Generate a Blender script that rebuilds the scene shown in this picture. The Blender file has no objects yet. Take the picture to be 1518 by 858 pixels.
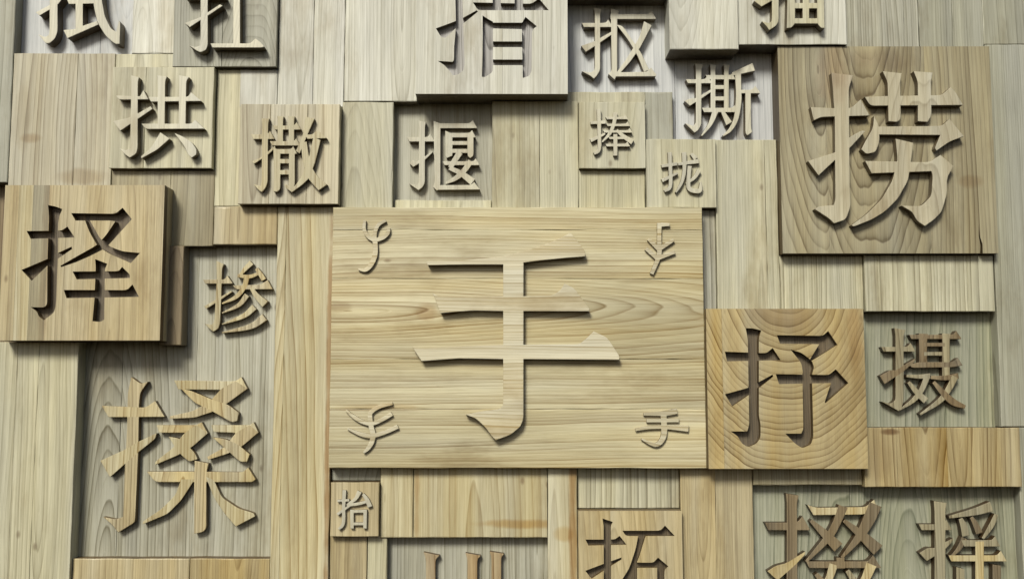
import bpy, bmesh, math, random
from mathutils import Vector
from mathutils.geometry import delaunay_2d_cdt
random.seed(11)
sc = bpy.context.scene
COL = sc.collection
# ------------------------------------------------------------------ camera, light, exposure
FPX, CX, CY = 1500.0, 759.0, 429.0        # focal length and image centre of the 1518 x 858 photograph
TILT = math.radians(5.4)
D = 3.10                                  # metres from the backing wall to the camera
cam = bpy.data.cameras.new('camera'); cam.sensor_width = 36; cam.sensor_fit = 'HORIZONTAL'
cam.lens = 36 * FPX / 1518.0; cam.clip_start = 0.05; cam.clip_end = 500
camo = bpy.data.objects.new('camera', cam); COL.objects.link(camo)
camo.location = (0, -D, 0); camo.rotation_euler = (math.pi/2 + TILT, 0, 0)
sc.camera = camo
w = bpy.data.worlds.new('World'); sc.world = w; w.use_nodes = True
nt = w.node_tree; bg = nt.nodes['Background']
SUN_EL, SUN_AZ = math.radians(37), math.radians(-20)     # azimuth seen from the wall's front, negative = left
sd = Vector((math.sin(SUN_AZ)*math.cos(SUN_EL), -math.cos(SUN_AZ)*math.cos(SUN_EL), math.sin(SUN_EL)))
sky = nt.nodes.new('ShaderNodeTexSky'); sky.sky_type = 'NISHITA'; sky.sun_disc = False
sky.sun_elevation = SUN_EL; sky.sun_rotation = math.atan2(sd.x, sd.y)
sky.dust_density = 3.0; sky.air_density = 1.0; sky.ozone_density = 1.0
nt.links.new(sky.outputs[0], bg.inputs[0]); bg.inputs[1].default_value = 0.05
sl = bpy.data.lights.new('sun', 'SUN'); sl.energy = 2.4; sl.angle = math.radians(16); sl.color = (1.0, 0.96, 0.86)
so = bpy.data.objects.new('sun', sl); COL.objects.link(so)
so.rotation_euler = sd.to_track_quat('Z', 'Y').to_euler()
sc.view_settings.view_transform = 'Standard'; sc.view_settings.look = 'None'
sc.view_settings.exposure = 0.60; sc.view_settings.gamma = 1
sc.render.engine = 'CYCLES'

def W(px, py, d):
    """point of the wall, d metres in front of its backing, that the photograph shows at px, py -> (X, Z)"""
    u, v = (px-CX)/FPX, (CY-py)/FPX
    fy = math.cos(TILT) - v*math.sin(TILT); fz = math.sin(TILT) + v*math.cos(TILT)
    t = (D-d)/fy
    return (u*t, fz*t)

# ------------------------------------------------------------------ wood
TINT = {  # base colour, late-wood line colour
 'pale':  ((.465,.445,.31), (.235,.215,.135)),
 'white': ((.53,.53,.45), (.28,.27,.205)),
 'tan':   ((.43,.36,.205), (.195,.145,.065)),
 'gold':  ((.375,.30,.15), (.17,.115,.042)),
 'straw': ((.475,.425,.26), (.25,.185,.078)),
 'grey':  ((.31,.31,.24), (.155,.15,.105)),
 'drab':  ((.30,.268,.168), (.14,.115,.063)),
 'dun':   ((.43,.395,.28), (.22,.185,.115)),
 'bright':((.515,.495,.38), (.36,.34,.26)),
 'honey': ((.475,.40,.215), (.29,.21,.09)),
 'cream': ((.54,.495,.345), (.33,.265,.135)),
 'ice':   ((.475,.495,.49), (.25,.27,.28)),
 'cool':  ((.35,.345,.27), (.16,.15,.10)),
 'sage':  ((.28,.285,.205), (.13,.14,.09)),
 'brown': ((.20,.155,.088), (.095,.066,.032)),
 'rust':  ((.37,.285,.16), (.19,.115,.045)),
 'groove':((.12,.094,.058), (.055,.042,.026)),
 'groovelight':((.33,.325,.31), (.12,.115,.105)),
}
SHADED_ENDS = {}
def wood(tint, axis='V', seed=0, c=(0,0), k=.06, freq=110, con=.75, h=.05, warp=.012, hue=None, bevel=False, streak=.5, stains=(), jitter=1.0):
    m = bpy.data.materials.new('wood_'+tint); m.use_nodes = True
    t = m.node_tree; N = t.nodes; L = t.links; b = N['Principled BSDF']
    r = random.Random(seed*7919+13)
    def node(ty, **kw):
        n = N.new(ty)
        for a, v in kw.items(): setattr(n, a, v)
        return n
    def math_(op, a, bb=None, cc=None):
        n = node('ShaderNodeMath', operation=op)
        for i, v in enumerate((a, bb, cc)):
            if v is None: continue
            if isinstance(v, (int, float)): n.inputs[i].default_value = v
            else: L.new(v, n.inputs[i])
        return n.outputs[0]
    tc = node('ShaderNodeTexCoord')
    mp = node('ShaderNodeMapping'); L.new(tc.outputs['Object'], mp.inputs[0])
    mp.vector_type = 'POINT'
    if axis == 'H': mp.inputs['Rotation'].default_value = (0, math.pi/2, 0)   # grain runs along local x
    base = mp.outputs[0]
    off = node('ShaderNodeVectorMath', operation='ADD'); L.new(base, off.inputs[0])
    off.inputs[1].default_value = (r.uniform(-9,9), r.uniform(-9,9), r.uniform(-9,9))
    def noise(scl, detail=3, rough=.55, scale=1.0):
        s = node('ShaderNodeVectorMath', operation='MULTIPLY'); L.new(off.outputs[0], s.inputs[0]); s.inputs[1].default_value = scl
        n = node('ShaderNodeTexNoise'); n.inputs['Scale'].default_value = scale
        n.inputs['Detail'].default_value = detail; n.inputs['Roughness'].default_value = rough
        L.new(s.outputs[0], n.inputs['Vector']); return n
    # growth rings: distance from a wandering pith, cut at a shallow angle
    wn = noise((7, 7, 1.3) if k < .3 else (3.5, 3.5, 3), 1)
    wv = node('ShaderNodeVectorMath', operation='SUBTRACT'); L.new(wn.outputs['Color'], wv.inputs[0]); wv.inputs[1].default_value = (.5,.5,.5)
    ws = node('ShaderNodeVectorMath', operation='MULTIPLY'); L.new(wv.outputs[0], ws.inputs[0]); ws.inputs[1].default_value = (warp*4, warp*2, warp*4/max(k,.05) if k < .3 else warp*4)
    ad = node('ShaderNodeVectorMath', operation='ADD'); L.new(base, ad.inputs[0]); L.new(ws.outputs[0], ad.inputs[1])
    sx = node('ShaderNodeSeparateXYZ'); L.new(ad.outputs[0], sx.inputs[0])
    cx, cz = (c[0], c[1]) if axis == 'V' else (c[1], -c[0])
    dx = math_('SUBTRACT', sx.outputs[0], cx)
    dz = math_('MULTIPLY', math_('SUBTRACT', sx.outputs[2], cz), k)
    dy = math_('ADD', math_('MULTIPLY', sx.outputs[1], .9), dz)
    dy = math_('ADD', dy, h)
    rad = math_('SQRT', math_('ADD', math_('MULTIPLY', dx, dx), math_('MULTIPLY', dy, dy)))
    jit = noise((22, 22, 1.1) if k < .3 else (7, 7, 6), 1.2 if k < .3 else 2, .5); vis = noise((9, 9, 1.3) if k < .3 else (4, 4, 4), 2, .5)
    ph = math_('ADD', math_('MULTIPLY', rad, freq), math_('MULTIPLY', jit.outputs[0], 1.5*jitter))
    fr = math_('FRACT', ph)
    idn = node('ShaderNodeTexWhiteNoise'); idn.noise_dimensions = '1D'; L.new(math_('FLOOR', ph), idn.inputs['W'])
    ring = math_('ADD', math_('MULTIPLY', math_('POWER', fr, 1.6), .38), math_('MULTIPLY', math_('POWER', fr, 7.0), .85))
    edge = node('ShaderNodeMapRange'); L.new(fr, edge.inputs[0]); edge.inputs[1].default_value = 1.0; edge.inputs[2].default_value = .90
    edge.inputs[3].default_value = 0; edge.inputs[4].default_value = 1
    ring = math_('MULTIPLY', ring, edge.outputs[0])
    ring = math_('MULTIPLY', ring, math_('MULTIPLY_ADD', idn.outputs[0], .75, .35))
    ring = math_('MULTIPLY', ring, math_('MULTIPLY_ADD', vis.outputs[0], 1.7, .12))
    fib = noise((420, 420, 9), 3, .65)
    med = noise((75, 75, 1.4), 3, .6)
    blo = noise((3.2, 3.2, 1.2), 4, .6)
    patch = noise((14, 14, .9), 2, .5)
    (br, bgc, bb), (lr, lg, lb) = TINT[tint]
    mix = node('ShaderNodeMix', data_type='RGBA'); mix.inputs[6].default_value = (br,bgc,bb,1); mix.inputs[7].default_value = (lr,lg,lb,1)
    f1 = math_('MULTIPLY', ring, con*1.6)
    f2 = math_('MULTIPLY', math_('SUBTRACT', med.outputs[0], .47), 2.3*streak)
    f3 = math_('MULTIPLY', math_('SUBTRACT', fib.outputs[0], .47), 1.3 if k < .3 else .5)
    fac = math_('ADD', math_('ADD', f1, f2), f3); fac = math_('ADD', fac, math_('MULTIPLY', math_('SUBTRACT', idn.outputs[0], .5), .34*con+.1))
    cl = node('ShaderNodeClamp'); L.new(fac, cl.inputs[0]); cl.inputs[1].default_value = -.25; cl.inputs[2].default_value = 1.15
    mix.clamp_factor = False; L.new(cl.outputs[0], mix.inputs[0])
    hs = node('ShaderNodeHueSaturation'); L.new(mix.outputs[2], hs.inputs['Color'])
    L.new(math_('MULTIPLY_ADD', blo.outputs[0], .95, .54), hs.inputs['Value'])
    L.new(math_('MULTIPLY_ADD', patch.outputs[0], .9, .52), hs.inputs['Saturation'])
    L.new(math_('MULTIPLY_ADD', patch.outputs[0], -.03, .518), hs.inputs['Hue'])
    # little brown specks and pin knots
    vo = node('ShaderNodeTexVoronoi'); s = node('ShaderNodeVectorMath', operation='MULTIPLY'); L.new(off.outputs[0], s.inputs[0]); s.inputs[1].default_value = (9, 9, 5)
    L.new(s.outputs[0], vo.inputs['Vector']); vo.inputs['Scale'].default_value = 1
    sp = node('ShaderNodeMapRange'); L.new(vo.outputs['Distance'], sp.inputs[0]); sp.inputs[1].default_value = .028; sp.inputs[2].default_value = .075
    sp.inputs[3].default_value = .6; sp.inputs[4].default_value = 0
    spm = node('ShaderNodeMix', data_type='RGBA'); L.new(sp.outputs[0], spm.inputs[0]); L.new(hs.outputs[0], spm.inputs[6])
    spm.inputs[7].default_value = (lr*.55, lg*.42, lb*.35, 1)
    gr = noise((5.5, 5.5, 1.9), 5, .68)
    gm = node('ShaderNodeMapRange'); gm.interpolation_type = 'SMOOTHSTEP'; L.new(gr.outputs[0], gm.inputs[0]); gm.inputs[1].default_value = .50; gm.inputs[2].default_value = .72; gm.inputs[3].default_value = 0; gm.inputs[4].default_value = .8
    gx = node('ShaderNodeMix', data_type='RGBA', blend_type='MULTIPLY'); L.new(gm.outputs[0], gx.inputs[0]); L.new(spm.outputs[2], gx.inputs[6]); gx.inputs[7].default_value = (.66,.60,.50,1)
    last = gx.outputs[2]
    # worn-in stains: (x, z, half width, half height, strength, colour) in the board's own plane
    if stains:
        so_ = node('ShaderNodeSeparateXYZ'); L.new(tc.outputs['Object'], so_.inputs[0])
        bn = node('ShaderNodeTexNoise'); bn.inputs['Scale'].default_value = 14; bn.inputs['Detail'].default_value = 4; L.new(off.outputs[0], bn.inputs['Vector'])
        for (sx_, sz_, rx_, rz_, st_, col_) in stains:
            ax = math_('DIVIDE', math_('SUBTRACT', so_.outputs[0], sx_), rx_); az = math_('DIVIDE', math_('SUBTRACT', so_.outputs[2], sz_), rz_)
            q = math_('ADD', math_('MULTIPLY', ax, ax), math_('MULTIPLY', az, az)); q = math_('ADD', q, math_('MULTIPLY', math_('SUBTRACT', bn.outputs[0], .5), 2.2))
            mr = node('ShaderNodeMapRange'); mr.interpolation_type = 'SMOOTHSTEP'; L.new(q, mr.inputs[0]); mr.inputs[1].default_value = .1; mr.inputs[2].default_value = 1.5; mr.inputs[3].default_value = st_; mr.inputs[4].default_value = 0
            mm = node('ShaderNodeMix', data_type='RGBA', blend_type='MULTIPLY'); L.new(mr.outputs[0], mm.inputs[0]); L.new(last, mm.inputs[6]); mm.inputs[7].default_value = (*col_, 1); last = mm.outputs[2]
    L.new(last, b.inputs['Base Color'])
    ro = math_('MULTIPLY_ADD', med.outputs[0], .22, .40); L.new(ro, b.inputs['Roughness'])
    b.inputs['Specular IOR Level'].default_value = .5
    bh = math_('ADD', math_('MULTIPLY', ring, -.6), math_('MULTIPLY', fib.outputs[0], .8))
    bh = math_('ADD', bh, math_('MULTIPLY', med.outputs[0], .9))
    bp = node('ShaderNodeBump'); bp.inputs['Distance'].default_value = .0011; bp.inputs['Strength'].default_value = .55
    L.new(bh, bp.inputs['Height'])
    if bevel:
        bv = node('ShaderNodeBevel'); bv.samples = 4; bv.inputs['Radius'].default_value = .0032
        L.new(bv.outputs[0], bp.inputs['Normal'])
    L.new(bp.outputs[0], b.inputs['Normal'])
    return m

# ------------------------------------------------------------------ 2-D outlines
def area(p): return .5*sum(p[i][0]*p[(i+1)%len(p)][1]-p[(i+1)%len(p)][0]*p[i][1] for i in range(len(p)))
def ccw(p): return p if area(p) > 0 else p[::-1]
def soften(p):
    """round the gentle bends of a traced outline, keep its sharp corners"""
    out = []; n = len(p)
    for i in range(n):
        a, b, c = Vector(p[i-1]), Vector(p[i]), Vector(p[(i+1)%n])
        u, v = b-a, c-b
        if u.length < 1e-6 or v.length < 1e-6: continue
        ang = abs(math.degrees(u.angle(v)))
        if 6 < ang < 58:
            q = min(.28, 6/max(u.length, 1e-3), 1); s = min(.28, 6/max(v.length, 1e-3), 1)
            p0 = b - u*q; p2 = b + v*s
            for t in (0, .33, .67, 1):
                out.append(tuple((1-t)**2*p0 + 2*t*(1-t)*b + t*t*p2))
        else: out.append(tuple(b))
    return out
def S(*pts):
    """brush stroke through (x, y, width) points"""
    P = [Vector((x, y, wd)) for x, y, wd in pts]; q = []
    for i in range(len(P)-1):
        p0 = P[i-1] if i else P[0]*2-P[1]; p1, p2 = P[i], P[i+1]; p3 = P[i+2] if i+2 < len(P) else P[-1]*2-P[-2]
        m = 4 if len(P) > 2 else 1
        for j in range(m):
            t = j/m; q.append(.5*((2*p1)+(p2-p0)*t+(2*p0-5*p1+4*p2-p3)*t*t+(3*p1-p0-3*p2+p3)*t**3))
    q.append(P[-1]); Lf, Rt = [], []
    for i in range(len(q)):
        d = (q[min(i+1, len(q)-1)]-q[max(i-1, 0)]); d = Vector((d.x, d.y)).normalized(); n = Vector((-d.y, d.x)); c = Vector((q[i].x, q[i].y)); h = max(q[i].z, .8)/2
        Lf.append(tuple(c+n*h)); Rt.append(tuple(c-n*h))
    return Lf + Rt[::-1]
def Hh(x0, x1, yt, yb, k=0, s=None):
    """horizontal stroke with a triangular serif at its right end"""
    s = (yb-yt)*.5 if s is None else s
    if not k: return [(x0, yt), (x1, yt), (x1, yb), (x0+s, yb)]
    return [(x0, yt), (x1-1.75*k, yt), (x1-1.05*k, yt-.85*k), (x1, yb-1), (x1-.5, yb), (x0+s, yb)]
def V(x0, x1, y0, y1, f=2, g=2):
    return [(x0-f*.6, y0), (x1+f, y0+f*.8), (x1, y0+5+f), (x1, y1-g), (x0, y1), (x0, y0+5+f)]

# ------------------------------------------------------------------ characters, traced in photograph pixels
G = {}
G['shou'] = [[(632,388),(690,386),(745,380),(790,369),(820,358),(846,345),(868,373),(867,380),(840,382),(800,386),(777,389),(745,392),(690,392),(634,393)],
 [(642,435),(649,439),(700,440),(777,439),(818,438),(830,431),(837,420),(851,427),(874,458),(873,461),(777,461),(745,461),(700,460),(653,464)],
 [(611,514),(622,516),(745,511),(859,510),(871,500),(880,491),(900,500),(918,527),(918,533),(777,532),(745,532),(680,531),(625,535)],
 [(746,385),(776,383),(776,620),(771.5,632),(757,644),(735,652),(729,646),(720.5,634),(706,620),(690,614),(712,610),(741,606),(746,600)]]
G['seal_tl'] = [S((540.6,327,4.5),(539.9,340.8,5.5),(546,350.6,6),(554,356,6)), S((572,327,4),(561.5,333,5),(556,343.6,6),(555,357,6.5)),
 S((576,338,5),(575,345,6),(569,351.5,6),(561,355,6),(554,357,6)), S((555.2,352,7),(556.5,370,7.5),(554.5,382.7,7.5),(549,394,6.5),(541,400.5,5.5),(531,399,2.5))]
G['seal_tr'] = [S((992.7,333,4.5),(980,333,6)), S((977.6,330.5,6.5),(977.3,356,6.5),(977.3,377,7),(970.3,396,6),(966,406,5.5)),
 S((961,354,5),(977,370,6.5)), S((976,370,6.5),(998.8,355.5,5)), S((957.5,368.5,5),(975,383.5,6.5)), S((974,383,6.5),(1000.8,373.5,5))]
G['seal_bl'] = [S((582,598,4),(562.7,602.5,6),(550,610.8,6.5),(548.7,619,7),(550.5,633,7.5),(553,643,7.5),(551.5,654,7.5),(546,664,6),(539,671,3)),
 S((513,608,3),(527.8,620,6),(543,627,6),(553,627.5,6),(568,621,6),(581,613,6.5)), S((515,635,2.5),(534.8,643.5,6),(551.5,646,6.5),(571,640.5,6),(590,632,6.5))]
G['seal_br'] = [S((954,613.5,4),(976,613,6),(987,612,8),(1004,609,8.5)), S((958.5,623.2,5.5),(1006.7,622.7,5.5)),
 S((942,636.6,4),(962,633.5,5),(985.7,632.6,6),(1021,635,9.5)), S((983.6,611,9),(984.8,636,9),(983.6,647,8.5),(978.7,655.5,7.5),(971.7,659,6),(962,656,4.5),(951,650,2.5))]
G['ze'] = [[(71.2,304),(82,306),(92.4,310),(88,320.6),(86.4,330),(85.8,381),(83.3,448),(80.3,463),(65,474.5),(57.6,469),(54.5,461.5),(45.5,455),(65,455.5),(69.7,451),(70.3,381),(72.7,320.6)],
 [(39.4,342.4),(91,342),(100,335.8),(110.6,352),(45.5,354)], [(31.8,400),(69.7,384),(88,374),(106,365.5),(107,369),(88,382),(74,390),(47,416)],
 [(105.5,316),(171,317),(181.8,308),(195.5,325),(183,334),(168,327),(112,327)],
 [(181.8,308),(195.5,325),(182,340),(164,360),(156,368),(133,379.7),(112,388.8),(91,395.8),(89.4,394),(112,381),(136,367.6),(145.5,361.5),(157.6,348),(171,328)],
 [(125.8,326),(133,326),(148.5,354),(163.6,366),(182,372.7),(207.6,375),(194,390),(163.6,376.7),(145.5,366),(133,345)],
 [(107.6,402.4),(175.8,402),(181,395.5),(192.4,407),(192.4,412),(113.6,414)], [(94.5,429.7),(188,430),(196.4,421.5),(206,440),(98.5,441.8)],
 [(141,384),(159,391),(155.5,399),(154.5,473.6),(148.5,477),(137,476),(140,442),(141.8,396)]]
G['shu'] = [[(1105.4,486.3),(1117,486.6),(1128.7,489.7),(1125,499.8),(1125,616),(1127.5,628.8),(1127.5,647.7),(1121.8,657),(1109.2,662.5),(1099.8,657),(1093.5,646),(1083,639),(1107.7,639),(1110.8,628.8),(1108.6,503)],
 [(1074.6,521),(1136,523.4),(1145.4,515.5),(1157.4,533.5),(1077.8,535.3)], [(1074.6,584),(1108.6,574.7),(1125,566),(1145.4,554.9),(1146.4,558),(1125,575),(1085.6,602)],
 [(1151.7,496.6),(1219.4,497.6),(1227.8,490.3),(1241.4,510.8),(1222,523),(1203.6,534.4),(1200.5,532.8),(1214.6,509.9),(1156.4,509.2)],
 [(1172,518),(1187.9,522.4),(1203.6,534.4),(1206.8,543.8),(1203.6,556),(1191,556),(1187.9,537.5)],
 [(1150,554.2),(1228.8,555.5),(1238.9,547),(1257.7,567.4),(1224,597.3),(1222.5,595.8),(1232,567.4),(1154.9,569)],
 [(1189.5,553),(1203.6,553),(1205.8,647.7),(1202,658.7),(1189.5,664),(1178.5,657),(1164.3,642.3),(1187.9,642.3),(1191,635)]]
G['tuo'] = [[(893.2,767.8),(908.6,773),(905.5,779),(906,940),(894.9,940),(894.9,779)], [(868,799),(911.5,799),(918.6,793.6),(928.8,806.7),(872.3,807.9)],
 [(867.6,845.3),(894.9,835),(921.4,825.6),(921.4,828.7),(906,838),(877,857)], [(922.8,786),(979,786),(986,778.5),(1000.4,793.9),(928,793.9)],
 [(946.6,792),(957.7,792),(948.2,822.8),(939.9,844),(932.8,861),(915,885),(910,882),(918.6,864),(932.8,841.8),(942.3,813.3)],
 [(940,833),(968.4,833.5),(975.5,825.9),(990.9,838.9),(985,844),(985,925),(974.3,925),(974.3,841),(940,841)], [(933.5,841),(944.5,836),(944.5,930),(933.5,930)], [(940,905),(980,905),(980,914),(940,914)]]
G['cuo'] = [[(675,-70),(686,-70),(685.5,0),(686.8,39.6),(688.8,95),(686.8,105),(678.9,111),(671,112),(667,106),(659,97),(649,90.7),(671,92),(673,89),(673.3,69.3),(676,39.6),(675,0)],
 [(650,-26),(690,-26),(699,-34),(708,-16),(652,-15)], [(646.2,42.6),(673,32.7),(686.8,26.7),(706.6,15.8),(708.6,17.8),(687.8,34.7),(675,42.6),(661,56.5),(654,55.5)],
 [(701,4),(787.9,6),(798.8,-2),(813.6,15.5),(708.6,15.8)], [(730.4,-60),(742.3,-60),(742.3,15),(730.4,15)], [(763,-60),(775,-60),(775,15),(763,15)], [(712,-35),(795,-35),(800,-24),(715,-24)],
 [(715.5,23.4),(724,29),(730.8,32.7),(730.8,107),(718.5,115),(714.5,114),(715.5,79)],
 [(726.4,34),(774,34),(779,25.4),(795.8,39.2),(788.9,44.6),(787.9,107),(783.9,113),(775,116),(773.6,43.6),(729.4,42.6)],
 [(729.4,61.8),(775,61.8),(775,70.3),(729.4,70.3)], [(729.4,88.6),(775,88.6),(775,97),(729.4,97)]]
G['lao'] = [[(1232.7,108),(1246,110),(1264.6,112),(1258.5,130),(1258.5,160),(1259.6,275.4),(1260.8,306),(1253.8,325.4),(1236.5,331),(1228.8,323.5),(1207.7,310),(1213.5,306),(1236,304),(1238.5,296),(1237.7,175.4),(1234.6,129)],
 [(1202,159),(1238.5,160.8),(1261.5,160.8),(1276,147.7),(1289.2,171.5),(1259.6,172.3),(1217.3,173.5),(1206.5,178.5)],
 [(1198,238.8),(1240.4,225.4),(1258.5,204),(1277,193.8),(1282.7,194.6),(1259.6,219.6),(1242.3,233),(1213.5,260)],
 [(1282,144),(1315.4,142.7),(1396,141.5),(1409.6,129),(1416,136),(1427.7,156),(1290.4,157)],
 [(1308.5,106),(1336.5,109),(1334.6,121.5),(1335.4,175.4),(1330.8,181),(1317.3,180),(1316,121.5)], [(1354.6,106),(1382.7,108),(1380,121.5),(1380.8,171.5),(1375,181),(1360.8,180),(1360.8,121.5)],
 [(1296,172),(1303,187),(1303.8,210),(1298,225.4),(1284.6,228.5),(1277,221.5),(1282.7,210),(1294,190.8)],
 [(1300,188),(1396,187),(1407.7,176.5),(1428.8,202.3),(1407.7,210),(1388.5,223.5),(1385.8,219.6),(1394,200.4),(1300,199.6)],
 [(1327.7,206),(1353.8,212),(1352,229),(1346,267.7),(1330.8,294.6),(1311.5,313.8),(1292.3,325.4),(1265.4,336),(1262.3,333.8),(1284.6,317.7),(1307.7,294.6),(1323,267.7),(1330.8,237)],
 [(1282.7,238.8),(1377,240.8),(1394.2,230),(1413.5,246.5),(1403.8,263.8),(1403.8,287),(1396,313.8),(1384.6,325.4),(1371,335),(1359.6,327.3),(1352,313.8),(1336.5,305),(1365.4,306),(1380.8,290.8),(1382.7,260),(1380.8,254),(1292.3,257)]]
G['sang'] = [[(194.7,558.7),(208.5,568.8),(219,565.5),(207.6,582),(206,600),(204.8,672),(200.3,765.6),(199.5,773.7),(175.2,788.7),(167,777.7),(152.9,765.6),(171,769.6),(182.5,765.6),(185.3,688.5),(188.6,631.7),(189.4,583)],
 [(150.9,601),(215.8,604),(230,594),(244,617.5),(161,618)], [(148.8,682.4),(185.3,666),(205.6,654),(232,641.8),(230,650),(204.8,670),(163,706.8)],
 [(258,563.5),(349.6,564.8),(357.7,558.7),(366.7,575.7),(353.7,583),(327,577.5),(264.4,577)],
 [(349.6,564.8),(366.7,575.7),(337.5,597),(317,609.4),(288.8,618.7),(252,620.5),(252,616.5),(284.7,609.4),(311,595),(329,575)],
 [(268.5,576),(282,578.5),(317,593),(337.5,599),(353.7,611.4),(351.7,623.6),(343.5,625.6),(309,606),(288.8,597)],
 [(232,629.7),(290.8,629.7),(299,625.6),(307.8,641.8),(288.8,656),(276.6,641),(236,641)], [(290.8,629.7),(307.8,641.8),(284.7,662),(264.4,674),(230,688.5),(230,684),(256,664),(272.6,642)],
 [(250,647),(264.4,649),(276.6,658),(288.8,671),(292.8,680),(280.7,684),(268.5,674),(258,660)],
 [(313,629.7),(370,629.7),(376,625.6),(382.9,640.6),(361.8,655),(349.6,641),(317,640)], [(370,629.7),(382.9,640.6),(357.7,662),(337.5,672),(309,681),(307,677),(333.4,662),(349.6,641)],
 [(315,648),(333.4,650),(353.7,659),(370,673),(365.9,684),(355.7,684),(338,668)],
 [(217.8,698.6),(288.8,698.6),(359.8,699.5),(367.9,692.6),(378.8,710),(374,714),(230,714)], [(288.8,682.4),(309,686.5),(305.8,700.7),(305.8,781.8),(301,787.9),(288,790.7),(288,712.8)],
 [(268.5,710),(288.5,710),(268.5,741),(248,761.5),(211.7,776.5),(211.7,772.5),(240,753.4),(260.4,733)],
 [(305,706),(317,711),(329,737),(353.7,753.4),(376,760),(378,764.8),(349.6,779.8),(333.4,761.5),(317,737)]]
G['chan'] = [[(320.9,386.6),(332,391.5),(329,398),(328,440),(326,480),(323.3,486.9),(316,491.5),(310.4,486.9),(303.4,480),(315,481),(318,475),(321.4,410)], Hh(301,344.5,414.5,420.4,7),
 [(302.3,454),(318.6,445),(342,431),(344.2,432.5),(328,443.8),(305.8,457.6)],
 S((373,389,8),(363,399,6),(356,408,4)), S((352,408.5,5),(370,410,5.5),(384,405,4)), S((380,398,5),(387,408,7),(391,415,7)),
 [(345,423),(386,422),(396.7,415),(404,428.6),(350,429)], S((366,410,8),(362,425,7),(350,440,6),(329,450,2)), S((372,426,5),(380,438,8),(393,451,12)),
 S((366,437,8),(354,452,6),(329,464,1.5)), S((377,455,9),(360.6,468.5,7),(329,480.5,1.5)), S((392,470,11),(371,484,8),(329,493,1.5))]
G['gong'] = [[(194,112),(206,115),(204.2,122),(204,219.8),(201.6,228),(192.3,233.8),(185.3,229),(177,220),(186.4,223.3),(193,219.8),(194.6,122)],
 [(172,142),(207.4,143),(212.5,134),(220,147.6),(176,148)], [(167.5,180),(194.6,174),(223,158),(226,161.6),(204,176.7),(178.3,194)],
 [(220,144),(278.5,144),(283,137),(298.3,150),(223.7,151)], [(233,112),(247.5,113.8),(244.7,121),(244.2,185),(233.7,185),(234,121)], [(265.2,112),(280,114.5),(276,121),(275,185),(265.2,185),(265.5,121)],
 [(210,183.7),(284.3,183.7),(289,178),(303,191),(215.6,191.5)], [(237.7,196.5),(251.2,205.8),(233,222),(209.7,235),(209,232),(223.7,219.8)],
 [(258.7,197.7),(270.3,202.3),(284,211),(291,221),(291.3,229),(284.3,233.8),(278.5,229),(274,217.5)]]
G['sa'] = [[(388,176),(399,176),(397.4,184),(396.6,270),(394,278),(388.2,284.7),(384,282.6),(375.7,273),(386,276),(388,268),(388.6,184)],
 Hh(372,406.7,199.5,206.5,6), [(373.5,239.6),(388,233),(407,216.7),(408.5,219),(396.6,230),(377,243)],
 Hh(404.5,446,186.5,192.5,6), V(411.5,419.5,172,212,1), V(428,436,172,212,1), Hh(400,444.5,209.5,216,5),
 [(405,219),(415.5,223),(415.5,280),(411,284.5),(405.5,284),(406.7,262)], Hh(408,440,221.3,228.3,5,0), [(428.5,224),(437,224),(437,276),(431,284),(424,279),(421,273),(428,275)],
 [(412,236),(431,236),(431,242.5),(412,242.5)], [(412,252.4),(431,252.4),(431,259),(412,259)],
 [(453.3,173.6),(466,176),(457.5,196),(444,228),(438.6,224),(449,200.8)], [(452,200),(463,199.5),(470.5,193),(484.5,205),(456,206.2)],
 [(464.5,204),(475.3,208),(467,240.7),(458.5,264),(448,274),(432.3,285.3),(431,283.5),(447,262.5),(457.5,236)],
 [(446,212),(454.5,210),(460,244.9),(471,262),(485,273.5),(472.2,282.2),(457.5,266),(449,243)]]
G['ya'] = [[(620.5,179),(631.5,181),(629.8,188),(629.8,271),(626,278),(620.3,282),(616,279),(606.5,272.5),(618,274.5),(621,270),(621.4,188)],
 Hh(603.5,644,203.5,210,6), [(607,243),(612,237),(617,240),(629,233),(641,223.5),(641.5,226),(630,237),(613,247.5)],
 Hh(643,707,183,190.3,6,0), [(642.8,179.5),(655,184),(652.9,190),(652.9,275),(648,283),(642,277),(644.5,270)], [(647,274.5),(698,274.5),(703,270),(711.5,281),(647,281.6)],
 [(660,194),(670.7,198.5),(670.7,231),(662,234.5),(660.5,230)], Hh(664,705,197.3,204,5,0), [(692.7,199),(702,199),(702,231),(697,234.5),(693,231)],
 [(665,209.5),(698,209.5),(698,215.2),(665,215.2)], [(665,221),(698,221),(698,227),(665,227)],
 S((682,226,9),(674,238,8),(667.5,249,7)), S((666,249,6),(683.3,257,8),(701,270,11)), S((698,239,8),(688,253,8),(676,264,7),(660.5,272,3)), Hh(656,710.5,239.3,245,5)]
G['peng'] = [S((887.6,162,6),(888.5,200,5.5),(888,222,5.5),(880.5,228,4)), S((875.5,182.5,4),(898,181.2,5)), S((875.5,208.5,5.5),(888,203,4),(897,198.3,3)),
 Hh(898,931,173.6,177.2,4), Hh(899,934.5,183.8,187.4,4), Hh(894,937.5,193.4,197,4), S((912.5,167,6.5),(910.5,182,5.5),(904,198,5),(892.5,210.8,2)), S((914,193,4),(924,202,6),(938,211,8)),
 Hh(902,929.5,203,206.6,3), Hh(897.5,934,213.6,217.4,4), S((912.3,199,6),(912.3,231,6))]
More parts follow.
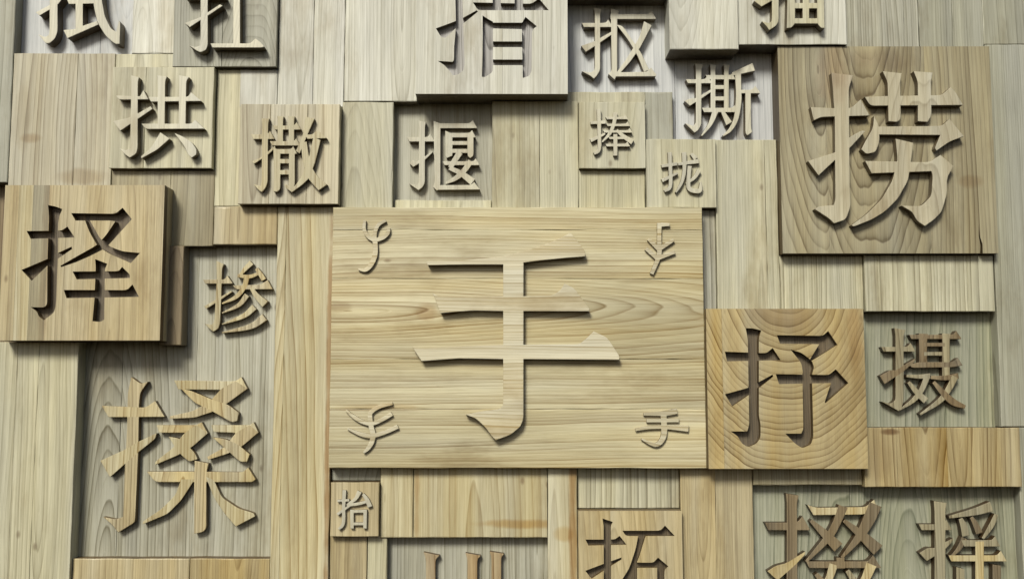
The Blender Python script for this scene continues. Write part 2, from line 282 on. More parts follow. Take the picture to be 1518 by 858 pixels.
G['long'] = [S((992.8,226,6),(994,255,5.5),(993.5,277,5.5),(985,283.5,4)), S((980.7,246.5,4.5),(1004,243,5)), S((981.5,268,5.5),(1005,256.5,3)),
 S((1005.5,243.6,4),(1036,239,6.5)), S((1014.3,226,6.5),(1014.5,254,5.5),(1010,272,4.5),(1002,285.5,2.5)),
 S((1022.5,246,6),(1020.6,268,6),(1021.5,279,6.5),(1029,283,6.5),(1038,282,6.5),(1039,270,2.5)), S((1036.5,252.5,6.5),(1029,264,5),(1017,272.5,2.5)), S((1024.5,228,4),(1032,235.5,7.5))]
G['kou'] = [[(880.5,12),(892,14),(889.7,22),(889.7,104),(885,112),(880.4,116.9),(876,113),(862.6,106),(875.5,108),(881.8,104),(881.8,22)],
 Hh(862.6,908,34.5,40.6,6), [(861.6,68.4),(879.4,62.4),(906,47.6),(907,51.5),(889.7,63.4),(868.5,77.3)],
 Hh(905,972.5,21.4,28.7,7,0), [(905.5,13),(918,16.5),(915,25),(915,108),(911.5,118.5),(902,110),(907,105)], [(909,107.5),(959,107),(965,100.5),(973,111),(972,113.5),(909,113.8)],
 [(954.7,32),(966,38),(948.8,71.3),(934,92),(919,109),(914,108),(927,90),(938.9,71.3),(948.8,53.5)], [(914,37),(923,39),(938.9,62),(950.8,79.3),(962.5,104),(954.7,107),(944.8,82),(931,59)]]
G['si'] = [[(1030.5,94),(1042,96.5),(1039.7,104),(1039.7,185),(1035,193),(1029.7,197),(1025,192),(1015.5,183),(1028,187),(1031.7,182),(1031.7,104)],
 Hh(1017,1055,118,123.8,6), [(1015,150),(1022,146.5),(1031.7,146),(1054.5,132.4),(1055,136),(1039.7,146.5),(1022.8,157)],
 V(1053.5,1060.5,95.8,165,1.5), V(1073.4,1080.3,95.8,165,1.5), Hh(1046,1090,111.6,118,4), [(1056,126.6),(1078,126.6),(1078,132.5),(1056,132.5)], [(1056,143.4),(1078,143.4),(1078,149.3),(1056,149.3)],
 Hh(1040.6,1094.5,160.2,166.6,5), S((1061,164,9),(1053,184,6),(1040,201.5,2)), S((1071.4,166,5),(1081,183.5,10)),
 S((1117.5,99.5,12),(1104,104,9),(1086,110,5)), S((1094,107,9),(1095,135,8),(1095,149,8.5),(1091.5,175,7),(1083,192,5.5),(1072,201.5,2)), Hh(1095,1127,133.5,138.6,7,0),
 [(1105,134),(1113,134),(1113.5,190),(1115,196),(1108,201),(1105,197)]]
G['shi'] = [[(73.7,-75),(86,-75),(85.2,0),(85.2,47.6),(81.2,57.5),(73.3,64.4),(67.4,64.4),(57,51.5),(67.4,55.5),(73.3,51.5),(73.7,10)],
 [(52,-40),(88,-40),(96,-48),(104,-30),(55,-30)], [(53,18.8),(73.7,8),(87,-2),(94,-10),(97,-8),(85.2,8),(73.7,14.5),(58.5,23.5)],
 [(98,-44),(150,-44),(158,-52),(166,-34),(100,-34)], [(99,-1),(134,-1),(140,-6),(146,5.5),(102,6.5)], [(112,0),(122.8,0),(122.8,42),(112,44)],
 [(94,45),(112,43.5),(122.8,38.6),(143.7,31.7),(146,36.7),(100,57)],
 [(136,-80),(148,-80),(150.6,0),(155.5,25.8),(164.5,43),(172.4,47.6),(176.3,31),(178.3,34),(177.3,65.4),(170.4,65.4),(156.5,53.5),(144.6,33.7),(139.5,11.9),(138,-4)]]
G['kang'] = [[(297.4,-75),(309,-75),(307.9,0),(307.9,67.4),(305.3,74.3),(297.4,77.9),(291.4,75.3),(280,67.4),(290,70.4),(296.5,68),(297.4,55)],
 [(271,-14),(313,-14),(322,-22),(334,-5),(332,-2.5),(275,-2)], [(273.6,34.7),(297.4,26),(326,7),(330,8.9),(307.9,23.8),(297.4,30),(281.5,40.6)],
 [(325,-66),(370,-66),(378,-74),(388,-58),(327,-57)], [(345.9,-62),(355.8,-62),(355.8,68),(345.9,68)], [(312,64.8),(371,64.8),(378.6,57.5),(385,62),(391.5,69),(389.5,70.8),(315,70.8)]]
G['miao'] = [[(1144.5,-75),(1154.4,-75),(1154.4,31.7),(1150.4,38.6),(1140.5,45),(1137,40),(1129.6,32),(1140,35),(1144.5,31)], [(1118,2),(1144,-8),(1166,-22),(1168,-18),(1154,-4),(1129,10)],
 [(1168,-30),(1178.7,-28),(1178.7,35),(1173,41.6),(1166.5,42)], [(1211.4,-28),(1221.3,-30),(1222.5,42),(1217,41.6),(1211.4,35)], [(1190,-28),(1199.5,-28),(1199.5,31),(1190,31)],
 [(1172,5),(1216,5),(1216,12.9),(1172,12.9)], [(1172,27.7),(1216,27.7),(1216,35.3),(1172,35.3)], [(1172,-28),(1216,-28),(1216,-20),(1172,-20)], [(1162,-50),(1228,-50),(1228,-42),(1165,-42)], V(1180,1188,-66,-36), V(1203,1211,-66,-36)]
G['she'] = [[(1326,486),(1342,489),(1339.5,498),(1339.5,594),(1337,603),(1332.7,609),(1327,606),(1307.5,595),(1320,598),(1327.6,593),(1327.6,498)],
 Hh(1306.5,1357,514,521,7), [(1304.5,557),(1320,548),(1328,549),(1345,538),(1357,531),(1357,535),(1340,550),(1328,558),(1311.5,569)],
 Hh(1348,1425,496,502.4,7), V(1362.5,1374.5,494,542,1), V(1397,1408,494,560,1), [(1370,508),(1401,508),(1401,513.4),(1370,513.4)], [(1370,521.5),(1401,521.5),(1401,527),(1370,527)],
 [(1348,540),(1362,536.5),(1412,536.5),(1420,530),(1427,541.5),(1412,544),(1352,545)],
 S((1344,557,4),(1362,558,6),(1379,557,8)), S((1375,557,9),(1366,578,8),(1354,593,7),(1334,607,2.5)), S((1347,566,5),(1359,581,8),(1373,594,10)),
 S((1380,559,5),(1400,560,7),(1421,557,9)), S((1416,558,10),(1406,577,9),(1393,594,8),(1364,614,3)), S((1384,566,5),(1400,584,9),(1414,596,10),(1431,603,5))]
G['duo'] = [[(1165,731),(1184,734),(1181.5,745),(1182.6,940),(1166,940),(1166.5,745)], Hh(1133.5,1201,774,785.3,11), [(1137.5,846),(1150,838),(1166,834),(1193.6,817),(1194,821),(1182.6,833),(1153,860)],
 [(1197,748),(1210,752),(1283,751),(1296,740),(1300,752),(1282,762),(1206,763)], S((1250,750,14),(1240,775,12),(1227,797,11),(1195,832,4)), S((1202,771,5),(1222,790,12),(1243,811,17)),
 S((1298,747,19),(1288,770,18),(1273,796,12),(1248,826,4)), S((1251,771,5),(1277,792,13),(1302,815,19)),
 Hh(1195,1306,831.5,841.4,11), S((1236,836,13),(1226,862,10),(1200,885,4)), S((1210,850,6),(1226,870,12),(1245,884,15)), S((1292,836,16),(1280,862,12),(1254,888,4)), S((1256,845,6),(1272,866,12),(1300,886,18)), [(1240,826),(1252,826),(1252,842),(1240,842)]]
G['yao'] = [[(1384,742),(1403.5,745),(1401.5,756),(1401.5,940),(1385.5,940),(1385.5,756)], Hh(1362,1411,776.5,785.3,8), [(1363,819),(1376,811),(1385,812),(1412.5,797),(1413,801),(1401,814),(1374,831)],
 S((1470,750,15),(1445,758,11),(1407,766,4)), S((1424,768,6),(1429,780,10),(1432,794,11)), S((1440,766,5),(1446,776,8),(1452,790,10)), S((1477,762,6),(1470,778,8),(1457,798,4)),
 S((1430,797,9),(1422,812,7),(1409,826,3)), Hh(1425,1482.5,800,809.5,7), [(1446,802),(1458.5,802),(1458.5,940),(1446,940)], Hh(1406,1492,822.5,831.5,8), [(1417.5,840),(1430,843),(1430,905),(1418,905)], [(1471.5,836),(1484,838),(1483,905),(1471.5,905)], [(1418,896),(1484,896),(1484,906),(1418,906)]]
G['han'] = [V(631.5,645.5,818,940,6), V(693,707.5,819,940,5), V(728.5,743,817,940,4), [(600,872),(665,872),(665,882),(600,882)], [(676,872),(762,872),(762,882),(676,882)]]
G['tai'] = [S((510.5,726,5.5),(509.5,750,5),(509,775,5),(502,784,3.5)), S((500,742,3.5),(518,741,3.8)), S((500,762,4),(510,755,3.5),(520,748,3)),
 S((533,728,7),(527,739,5),(516,747,4)), S((514,748.5,4),(530,746.5,4.5),(543,743.5,4)), S((538,732,4),(544,740,6),(548.5,751,7)),
 S((521.6,755,5.5),(522,783,5)), S((541.5,755,5.5),(541,783,5)), S((520,757.8,4),(544,757.3,4.5)), S((521,776,4.2),(541,776,4.2))]

# ------------------------------------------------------------------ meshes
def inside(p, poly):
    x, y = p; c = False; n = len(poly); j = n-1
    for i in range(n):
        xi, yi = poly[i]; xj, yj = poly[j]
        if (yi > y) != (yj > y) and x < (xj-xi)*(y-yi)/(yj-yi)+xi: c = not c
        j = i
    return c
def region_mesh(name, keep, cut, yf, yb, org, slots=None):
    """prism over (union of keep) minus (union of cut), front at depth yf, open at its back yb"""
    vs, es = [], []
    for poly in keep+cut:
        b = len(vs); vs += [Vector(p) for p in poly]; es += [(b+i, b+(i+1)%len(poly)) for i in range(len(poly))]
    ov, oe, of, _, _, _ = delaunay_2d_cdt(vs, es, [], 0, 1e-5)
    tri = []; ms = []
    for f in of:
        c = sum((ov[i] for i in f), Vector((0,0)))/len(f)
        if any(inside(c, k) for k in keep) and not any(inside(c, k) for k in cut):
            tri.append(tuple(f)); ms.append(slots[max(q for q, k in enumerate(keep) if inside(c, k))] if slots else 0)
    cnt = {}
    for f in tri:
        for i in range(len(f)): cnt[(f[i], f[(i+1)%len(f)])] = 1
    used = sorted({i for f in tri for i in f}); ix = {v: n for n, v in enumerate(used)}; n = len(used)
    V3 = [(ov[i].x-org[0], -yf-org[1], ov[i].y-org[2]) for i in used]+[(ov[i].x-org[0], -yb-org[1], ov[i].y-org[2]) for i in used]
    F = [tuple(ix[i] for i in f) for f in tri]
    for (a, b) in cnt:
        if (b, a) not in cnt: F.append((ix[a], ix[a]+n, ix[b]+n, ix[b]))
    me = bpy.data.meshes.new(name); me.from_pydata(V3, [], F); me.update()
    for q, v in enumerate(ms): me.polygons[q].material_index = v
    bm = bmesh.new(); bm.from_mesh(me); bmesh.ops.recalc_face_normals(bm, faces=bm.faces)
    # the front must look at the camera (-y)
    fr = [f for f in bm.faces if abs(f.normal.y) > .9]
    if fr and fr[0].normal.y > 0: bmesh.ops.reverse_faces(bm, faces=bm.faces)
    bm.to_mesh(me); bm.free(); return me
def board_mesh(name, x0, z0, x1, z1, yf, yb, org, c=.0021, jit=.0007, rnd=random):
    """board with a worn chamfer round its face and edges that are not quite straight"""
    pts = []
    def side(ax, az, bx, bz, nx, nz):
        Ln = math.hypot(bx-ax, bz-az); n = max(2, int(Ln/.03))
        j = 0
        for i in range(n):
            t = i/n; j = .6*j+rnd.uniform(-jit, jit) if i else 0
            pts.append(((ax+(bx-ax)*t, az+(bz-az)*t), (nx, nz) if i else None, j))
    side(x0, z0, x1, z0, 0, -1); side(x1, z0, x1, z1, 1, 0); side(x1, z1, x0, z1, 0, 1); side(x0, z1, x0, z0, -1, 0)
    cx, cz = (x0+x1)/2, (z0+z1)/2
    A, B = [], []
    for (p, nrm, j) in pts:
        if nrm is None:
            sx, sz = (1 if p[0] > cx else -1), (1 if p[1] > cz else -1)
            A.append((p[0], p[1])); B.append((p[0]-sx*c, p[1]-sz*c))
        else:
            cc = c*(rnd.uniform(.7, 1.5) if rnd.random() > .06 else rnd.uniform(1.8, 3.2))
            A.append((p[0]+nrm[0]*j, p[1]+nrm[1]*j)); B.append((p[0]+nrm[0]*(j-cc), p[1]+nrm[1]*(j-cc)))
    n = len(A); ox, oy, oz = org
    V3 = [(a[0]-ox, -yf-oy, a[1]-oz) for a in B]+[(a[0]-ox, -yf+c*.8-oy, a[1]-oz) for a in A]+[(a[0]-ox, -yb-oy, a[1]-oz) for a in A]
    F = [tuple(range(n))]
    for i in range(n):
        k = (i+1)%n; F.append((i, i+n, k+n, k)); F.append((i+n, i+2*n, k+2*n, k+n))
    F.append(tuple(range(3*n-1, 2*n-1, -1)))
    me = bpy.data.meshes.new(name); me.from_pydata(V3, [], F); me.update()
    bm = bmesh.new(); bm.from_mesh(me); bmesh.ops.recalc_face_normals(bm, faces=bm.faces); bm.to_mesh(me); bm.free()
    return me
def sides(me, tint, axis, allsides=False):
    """browner end grain and edges, darkened further to paint in underside and side shade"""
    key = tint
    if key not in SHADED_ENDS:
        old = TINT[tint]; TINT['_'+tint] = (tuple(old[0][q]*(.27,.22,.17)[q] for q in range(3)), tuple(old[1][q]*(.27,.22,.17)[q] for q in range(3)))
        SHADED_ENDS[key] = wood('_'+tint, seed=77, freq=160, con=.5); SHADED_ENDS[key].name = 'end_grain_shade_'+tint
    me.materials.append(SHADED_ENDS[key])
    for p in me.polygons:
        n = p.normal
        if abs(n.y) < .3 and (allsides or abs(n.z if axis == 'V' else n.x) > .7 or (axis == 'H' and n.z < -.7)): p.material_index = 1  # undersides of horizontal-grain boards take the painted shade as well
def obj(name, me, mat, parent=None, shaded_ends=None):
    o = bpy.data.objects.new(name, me)
    if me: me.materials.append(mat)
    if shaded_ends: sides(me, *shaded_ends)
    COL.objects.link(o)
    if parent: o.parent = parent
    return o

# ------------------------------------------------------------------ the wall behind
PANEL = .020
bw = board_mesh('wall', -2.2, -1.0, 2.2, 1.55, .012, -.06, (0,0,0), c=.001, jit=0)
wl = obj('wall', bw, wood('brown', seed=3)); wl['kind'] = 'structure'

# ------------------------------------------------------------------ the boards and blocks
# name, label, category, (x0, y0, x1, y1) of the front face in the photograph, depth (m), tint, options
T = []
def tile(name, label, cat, rect, d, tint, **o): T.append(dict(name=name, label=label, cat=cat, rect=rect, d=d, tint=tint, o=o))
# -- recessed panels
RP = 'recessed panels behind the blocks'
tile('recessed_panel', 'pale bluish recessed panel at the top left corner carrying the raised character 拭', 'panel', (12,-100,205,84), PANEL, 'ice', yr=40, group=RP,
     raised=[('shi', .040, 'character 拭 cut off by the top edge')], rt='bright', con=.35, ps=(150,))
tile('recessed_panel', 'pale bluish recessed panel carrying the two raised characters 抠 and 撕', 'panel', (838,-30,1158,212), PANEL, 'ice', group=RP, yr=100,
     raised=[('kou', .030, 'character 抠 under the top edge'), ('si', .030, 'character 撕 left of the large 捞 block')], rt='bright', con=.45, ps=(905,1000,1090))
tile('recessed_panel', 'small shaded recessed panel with the raised character 揠 above the large central board', 'panel', (576,144,736,312), PANEL, 'cool', group=RP,
     raised=[('ya', .024, 'character 揠')], rt='bright', con=.4, ps=(690,))
tile('recessed_panel', 'tall grey recessed panel on the left with the small 掺 above the large 搡', 'panel', (98,356,420,834), PANEL, 'cool', group=RP,
     raised=[('chan', .022, 'small yellow character 掺'), ('sang', .022, 'large character 搡 with varied grain')], rt='honey', multi=('straw','tan'), con=.8, freq=100, c=(160,690), k=.12, ps=(180,290))
tile('recessed_panel', 'small greenish recessed panel with the brown raised character 摄 on the right', 'panel', (1278,452,1486,642), PANEL, 'sage', group=RP,
     raised=[('she', .026, 'brown character 摄')], rt='brown', multi=('drab','brown'), con=.8, freq=90, ps=(1400,))
tile('recessed_panel', 'wide greenish recessed panel at bottom right with raised 掇 and 摇', 'panel', (1108,708,1522,980), PANEL, 'sage', group=RP, yr=800,
     raised=[('duo', .026, 'large brown character 掇 cut off by the lower edge'), ('yao', .026, 'character 摇 near the right edge')], rt='brown', multi=('drab','honey'), con=.9, freq=110, ps=(1262,))
tile('recessed_panel', 'recessed panel at the bottom edge with only the stroke tops of its character in view', 'panel', (572,788,820,980), PANEL, 'cool', group=RP, yr=830,
     raised=[('han', .022, 'stroke tops of a cut off character')], rt='rust', con=.7, freq=90)
# -- plain boards
PB = 'plain boards between the characters'
def plain(label, rect, d, tint, **o): tile('plain_board', label, 'board', rect, d, tint, group=PB, **o)
plain('narrow grey board down the upper left edge beside the 拭 panel', (-90,-100,21,271), .068, 'grey', yr=60)
plain('square tan board with soft cathedral grain above the engraved 择 block', (17,79,163,276), .066, 'dun', c=(150,210), k=.13, freq=75, con=.6, ps=(112,), stains=((46,205,16,8,.7,(.66,.52,.36)),(120,262,40,12,.6,(.66,.54,.38)),(34,170,12,60,.5,(.75,.68,.55))))
plain('upright pale board between the raised 拭 and 扛', (196,-100,256,79), .064, 'white', yr=40, con=.4)
plain('small pale strip squeezed above the 拱 tile and left of 扛', (164,80,260,98), .0655, 'pale', con=.4)
plain('narrow upright board between the 拱 tile and the 撒 tile', (320,101,355,310), .060, 'pale', con=.45)
plain('short pale board right below the 扛 tile and above the 撒 tile', (355,101,414,156), .061, 'white', con=.35)
plain('wide whitish upright board just right of the 扛 tile', (414,-100,511,158), .062, 'white', yr=60, con=.35, ps=(465,))
plain('whitish upright board touching the left side of the engraved 措 block', (511,-100,614,151), .064, 'white', yr=60, con=.5, c=(600,-60))
plain('pale upright board with a small knot left of the recessed 揠', (511,151.6,583,306), .063, 'pale', con=.4)
plain('thin pale sill along the foot of the recessed 揠 panel', (585,296,727,306), .040, 'pale', con=.3)
plain('beige board between the recessed 揠 and the little 捧 tile', (729,143,856,306), .058, 'pale', c=(730,500), con=.4, ps=(800,))
plain('thin pale strip lying right above the little 捧 tile', (845,136,957,150), .055, 'pale', con=.4)
plain('small pale board directly below the little 捧 tile', (857,253,957,306), .056, 'pale', con=.4)
plain('small brownish upright board between 捧 and 撕', (957.5,136,998,205), .050, 'grey', con=.3)
plain('thick dark-sided block cut off by the top edge above the character 抠', (845,-120,991,-7), .110, 'pale', yr=-20)
plain('thick blank pale block hanging above 撕 at the top edge', (992,-120,1095,74), .118, 'white', yr=40, con=.35)
plain('silvery upright board with straight grain right of the 描 tile at the top', (1256,-100,1362,68), .060, 'cool', yr=30, con=.75, freq=120, c=(1250,-60), ps=(1340,))
plain('silvery striped board above the upper right corner of the 捞 block', (1362,-100,1457,66), .061, 'grey', yr=30, con=.6, ps=(1412,))
plain('grey board in the upper right corner of the wall', (1458,-100,1640,66), .058, 'grey', yr=30, con=.45)
plain('tall weathered grey board down the right edge beside 捞 and 摄', (1476,66,1640,633), .063, 'grey', yr=350, con=.5, c=(1400,100))
plain('narrow board at the lower right edge beside the gold board', (1516,633,1640,980), .060, 'grey', yr=760)
plain('short striped board under the left part of the 捞 block', (1158,378,1282,458), .054, 'pale', con=1.0, freq=130, c=(1150,300), k=.03)
plain('wide striped board between the 捞 block and the recessed 摄', (1282,378,1474,462), .066, 'pale', con=.9, freq=85, c=(1340,330), k=.05, ps=(1302,1434))
plain('dark grained strip between the central board and the tall board below 撕', (1038,310,1064,458), .048, 'cool', con=1.1, freq=120)
plain('tall greenish pale board left of the large 捞 block', (1064,207,1156,458), .060, 'pale', con=.35, c=(1130,500), ps=(1136,))
plain('small upright board tucked below the 拱 tile and right of 择', (160,254,316,363), .063, 'drab', con=.5, c=(270,300), ps=(252,))
plain('short tan board above the recessed 掺 below the 撒 tile', (316,311,411,363), .066, 'tan', con=.4)
plain('brown post standing between the engraved 择 block and the recessed 掺', (238,364,271,512), .078, 'brown', con=.4)
plain('tall straw board in the lower left corner beneath the 择 block', (-80,508,111,980), .078, 'pale', yr=660, con=.5, c=(60,700), ps=(20,52))
plain('pale low board in the bottom left corner under 搡', (103,827,281,980), .062, 'tan', yr=840, con=.5)
plain('golden low board under the right side of 搡 at the bottom edge', (281,827,399,980), .063, 'gold', yr=840, con=.5)
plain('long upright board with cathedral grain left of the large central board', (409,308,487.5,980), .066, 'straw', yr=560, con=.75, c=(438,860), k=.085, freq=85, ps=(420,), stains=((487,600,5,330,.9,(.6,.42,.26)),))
plain('small dull board showing above the tiny 抬 tile', (489,697,562,714), .045, 'grey')
plain('yellowish upright board just right of the tiny 抬 tile', (567,697,612,797), .060, 'straw', con=.4)
plain('wide pale board with a tan streak below the central board', (612.6,697,810,797), .0605, 'straw', con=.5, c=(700,1000), stains=((775,776,70,7,.8,(.75,.55,.28)),(618,740,4,80,.6,(.62,.42,.22))))
plain('brownish board at the bottom edge under the tiny 抬 tile', (485,800,544,980), .055, 'tan', yr=830, con=.4)
plain('narrow pale post at the bottom edge left of the stroke tops', (545,799,574,980), .053, 'pale', yr=830, con=.4)
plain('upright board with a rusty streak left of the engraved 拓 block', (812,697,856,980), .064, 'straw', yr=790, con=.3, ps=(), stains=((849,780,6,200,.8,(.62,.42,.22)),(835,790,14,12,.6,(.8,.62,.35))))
plain('grey striped board showing above the engraved 拓 block', (857,697,1009,756), .044, 'pale', con=1.2, freq=80, c=(840,600), k=.04)
plain('plain tan upright board right of the engraved 拓 block', (1014,697,1114,980), .058, 'tan', yr=790, con=.4, ps=(1062,))
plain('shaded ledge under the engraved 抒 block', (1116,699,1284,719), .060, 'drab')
plain('golden brown board under the recessed 摄 at the lower right', (1290,633,1514,722), .080, 'gold', con=.7, c=(1420,560), k=.09, freq=75, ps=(1330,1405), stains=((1318,640,14,5,.9,(.4,.28,.2)),(1300,670,22,40,.5,(.62,.55,.5))))
# -- tiles with raised characters
CT = 'tiles with a raised character'
def chart(label, rect, d, tint, glyphs, **o): tile('character_tile', label, 'tile', rect, d, tint, group=CT, raised=glyphs, **o)
chart('grey square tile at the top edge with the raised character 扛', (257,-100,411,98), .082, 'grey', [('kang', .034, None)], yr=40, c=(380,40), k=.25, freq=110, con=.7, rt='bright', ps=(330,))
chart('square pale tile with the raised character 拱', (164,99,316,250), .086, 'pale', [('gong', .026, None)], con=.4, rt='bright', ps=(215,))
chart('light tan square tile with the raised character 撒', (354,154,503,303), .100, 'dun', [('sa', .018, None)], con=.55, rt='straw', freq=90, ps=(400,455))
chart('little pale tile with the small raised character 捧', (858,151,956,250), .078, 'pale', [('peng', .014, None)], con=.35, rt='bright')
chart('little tile with the small raised character 拢 at the corner of the central board', (958,206,1062,307), .080, 'pale', [('long', .013, None)], con=.4, rt='bright')
chart('pale tile at the top edge with the raised lower half of 描', (1099,-120,1255,67), .106, 'white', [('miao', .030, None)], yr=30, con=.5, rt='pale', c=(1225,100), freq=70)
chart('big square brown-grey block with the large raised character 捞 and a split in its lower corner', (1156,68,1474,376), .096, 'drab', [('lao', .026, None)], rt='dun', rcon=.4,
      con=.9, freq=75, c=(1215,130), k=.22, crack=True, ps=(1226,1375), stains=((1300,90,60,16,.5,(.7,.62,.6)),(1235,110,26,50,.5,(.78,.62,.55)),(1440,270,20,10,.6,(.7,.55,.4))))
chart('tiny square tile with the small raised character 抬 below the central board', (489.5,714,562,795), .082, 'tan', [('tai', .011, None)], con=.4, rt='bright')
tile('central_board', 'largest board of the wall, horizontal grain, raised 手 with four small ancient forms in its corners', 'board', (490,307,1044,694), .096, 'straw', axis='H',
     raised=[('shou', .026, 'large modern character 手'), ('seal_tl', .010, 'ancient branching form in the upper left corner'), ('seal_tr', .010, 'ancient form with slanting fingers in the upper right corner'),
             ('seal_bl', .010, 'ancient curved form in the lower left corner'), ('seal_br', .010, 'small brush-like 手 in the lower right corner')],
     rt='cream', con=.85, freq=105, c=(620,455), k=.09, stains=((632,462,16,14,.6,(.72,.55,.36)),(500,455,22,8,.6,(.6,.5,.4)),(560,604,70,5,.5,(.72,.58,.4))), hs=(341,413,532,606))
# -- engraved blocks
EB = 'blocks with an engraved character'
def carve(label, rect, d, tint, g, rec, **o): tile('engraved_block', label, 'block', rect, d, tint, group=EB, carved=(g, rec), **o)
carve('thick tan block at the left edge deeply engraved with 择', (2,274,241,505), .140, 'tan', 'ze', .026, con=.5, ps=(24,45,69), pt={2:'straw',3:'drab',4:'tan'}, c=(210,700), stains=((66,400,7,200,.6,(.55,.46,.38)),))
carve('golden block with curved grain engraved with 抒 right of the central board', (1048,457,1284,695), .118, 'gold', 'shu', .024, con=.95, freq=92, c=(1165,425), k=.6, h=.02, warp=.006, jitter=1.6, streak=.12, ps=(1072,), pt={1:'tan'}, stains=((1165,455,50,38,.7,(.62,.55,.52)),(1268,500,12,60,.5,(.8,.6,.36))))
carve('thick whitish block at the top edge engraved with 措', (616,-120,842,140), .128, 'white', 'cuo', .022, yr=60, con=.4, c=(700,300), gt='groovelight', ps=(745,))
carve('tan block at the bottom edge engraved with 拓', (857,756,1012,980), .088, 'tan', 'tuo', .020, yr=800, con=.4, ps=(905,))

# world rectangles
for i, t in enumerate(T):
    x0, y0, x1, y1 = t['rect']; d = t['d']; yr = t['o'].get('yr', (y0+y1)/2); xm = (x0+x1)/2
    X0, X1 = W(x0, yr, d)[0], W(x1, yr, d)[0]; Z1, Z0 = W(xm, y0, d)[1], W(xm, y1, d)[1]
    t['w'] = [X0, Z0, X1, Z1]; t['i'] = i
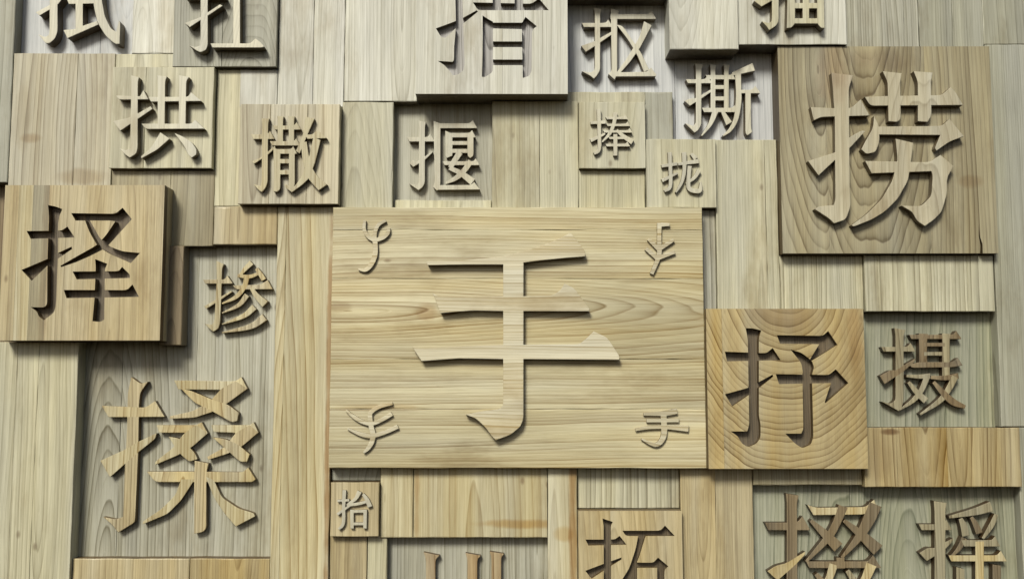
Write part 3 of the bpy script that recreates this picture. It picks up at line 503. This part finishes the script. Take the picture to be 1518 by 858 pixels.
# lower boards are cut to butt against the taller ones beside them
order = sorted([t for t in T if t['d'] > PANEL+.001], key=lambda t: -t['d'])
for a in range(len(order)):
    lo = order[a]['w']
    for edge in range(4):
        done = False
        for b in range(a):
            hi = order[b]['w']
            if edge in (0, 2):
                ov = min(lo[3], hi[3])-max(lo[1], hi[1]); e = hi[2] if edge == 0 else hi[0]
            else:
                ov = min(lo[2], hi[2])-max(lo[0], hi[0]); e = hi[3] if edge == 1 else hi[1]
            if ov > .022 and abs(e-lo[edge]) < .019 and not done: lo[edge] = e; done = True
GAP = .0011
def split(lo, hi, cuts):
    c = [lo]+[v for v in sorted(cuts) if lo+.012 < v < hi-.012]+[hi]
    return list(zip(c[:-1], c[1:]))
for t in T:
    o = t['o']; i = t['i']; d = t['d']; x0, z0, x1, z1 = t['w']; x0 += GAP; z0 += GAP; x1 -= GAP; z1 -= GAP
    rnd = random.Random(i*31+5); back = 0.012 if d <= PANEL+.001 else PANEL
    org = ((x0+x1)/2, -back, (z0+z1)/2)
    cpx = o.get('c'); axis = o.get('axis', 'V')
    if cpx: cw = W(cpx[0], cpx[1], d); c = (cw[0]-org[0], cw[1]-org[2])
    elif rnd.random() < .6: c = (rnd.uniform(-.5, .5)*(x1-x0), rnd.uniform(-.6, .6))
    else: c = (rnd.uniform(-.35, .35), rnd.uniform(-1, 1))
    mk = dict(axis=axis, k=o.get('k', rnd.uniform(.03, .13)), freq=o.get('freq', rnd.choice((58, 72, 90, 115, 135))), con=o.get('con', .55), h=o.get('h', .05), warp=o.get('warp', .010), jitter=o.get('jitter', 1.0), streak=o.get('streak', .5))
    if o.get('stains'):
        sl_ = []
        for (px_, py_, rx_, ry_, st_, cl_) in o['stains']:
            q_ = W(px_, py_, d); sl_.append((q_[0]-org[0], q_[1]-org[2], rx_*.002, ry_*.002, st_, cl_))
        mk['stains'] = sl_
    base = wood(t['tint'], seed=i*10+1, c=c, **mk)
    xs = [W(p, o.get('yr', (t['rect'][1]+t['rect'][3])/2), d)[0] for p in o.get('ps', ())]
    zs = [W(767, p, d)[1] for p in o.get('hs', ())]
    single = not (xs or zs or o.get('raised') or o.get('carved'))
    if single:
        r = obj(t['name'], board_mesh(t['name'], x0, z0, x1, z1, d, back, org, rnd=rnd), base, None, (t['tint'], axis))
    else:
        r = bpy.data.objects.new(t['name'], None); COL.objects.link(r)
    r.location = org; r['label'] = t['label']; r['category'] = t['cat']
    if o.get('group'): r['group'] = o['group']
    if not single:
        vx = split(x0, x1, xs) if xs else [(x0, x1)]; vz = split(z0, z1, zs) if zs else [(z0, z1)]
        cut = []
        if o.get('carved'):
            g, rec = o['carved']; cut = [ccw([W(x, y, d) for x, y in soften(p)]) for p in G[g]]
        if o.get('crack'):
            cut = [ccw([W(x, y, d) for x, y in ((1451,333),(1452.5,350),(1456.5,362),(1457.5,392),(1452,392),(1453.5,364),(1451,350))])]; rec = .05
        pname = 'plank' if len(vx)*len(vz) > 1 else 'board_face'
        n = 0
        for (zb, zt) in vz:
            for (xa, xb) in vx:
                n += 1
                m = base
                if n > 1:
                    cc = c if (axis == 'V' and rnd.random() < .35) else (c[0]+rnd.uniform(-.2, .2), c[1]+rnd.uniform(-.5, .5)) if axis == 'V' else (c[0]+rnd.uniform(-.5, .5), c[1]+rnd.uniform(-.1, .1))
                    tt = o.get('pt', {}).get(n, t['tint'])
                    m = wood(tt, seed=i*10+n, c=(c if o.get('carved') and t['tint'] == 'gold' else cc), **mk)
                a, b2 = (xa+(.0002 if xa > x0 else 0), xb-(.0002 if xb < x1 else 0)); e, f = (zb+(.0002 if zb > z0 else 0), zt-(.0002 if zt < z1 else 0))
                dd = d-rnd.uniform(0, .0005)*(n > 1)
                if cut:
                    hit = [q for q in cut if max(p[0] for p in q) > a and min(p[0] for p in q) < b2 and max(p[1] for p in q) > e and min(p[1] for p in q) < f]
                    rect = [(a, e), (b2, e), (b2, f), (a, f)]
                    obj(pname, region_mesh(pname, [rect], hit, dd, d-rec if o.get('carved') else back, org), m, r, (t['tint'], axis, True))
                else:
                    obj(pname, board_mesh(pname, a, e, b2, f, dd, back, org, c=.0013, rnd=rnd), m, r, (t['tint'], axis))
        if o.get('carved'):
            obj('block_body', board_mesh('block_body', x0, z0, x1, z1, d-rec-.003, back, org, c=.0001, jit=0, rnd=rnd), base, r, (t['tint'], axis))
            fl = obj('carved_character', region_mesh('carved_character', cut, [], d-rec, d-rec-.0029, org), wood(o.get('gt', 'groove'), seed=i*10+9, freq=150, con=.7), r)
        for q, (g, rel, lab) in enumerate(o.get('raised', ())):
            dp = d+rel
            polys = [ccw([W(x, y, dp) for x, y in soften(p)]) for p in G[g]]
            rt = o.get('rt', t['tint']); same = o.get('same')
            if 'rcon' in o: mk['con'] = o['rcon']
            m = wood(rt, seed=i*10+1 if same else i*10+7+q, c=c if same else (rnd.uniform(-.3, .3), rnd.uniform(-.5, .5)), bevel=True, **mk)
            if o.get('multi'):
                kinds = o['multi']; rr = random.Random(i*3+q); slots = [rr.choice((0, 2, 3)) for _ in polys]
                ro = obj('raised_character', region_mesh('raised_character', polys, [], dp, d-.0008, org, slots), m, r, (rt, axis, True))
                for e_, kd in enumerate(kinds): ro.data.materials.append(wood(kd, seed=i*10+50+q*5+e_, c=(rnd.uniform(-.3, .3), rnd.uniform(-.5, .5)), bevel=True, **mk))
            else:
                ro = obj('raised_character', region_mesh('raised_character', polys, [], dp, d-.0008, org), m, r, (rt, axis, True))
            if lab: ro['label'] = lab
    # hand-set boards sit a hair out of true
    if d > PANEL+.001: r.rotation_euler = (0, rnd.uniform(-.0009, .0009), 0)
print('things', len(T), 'objects', len(COL.objects))
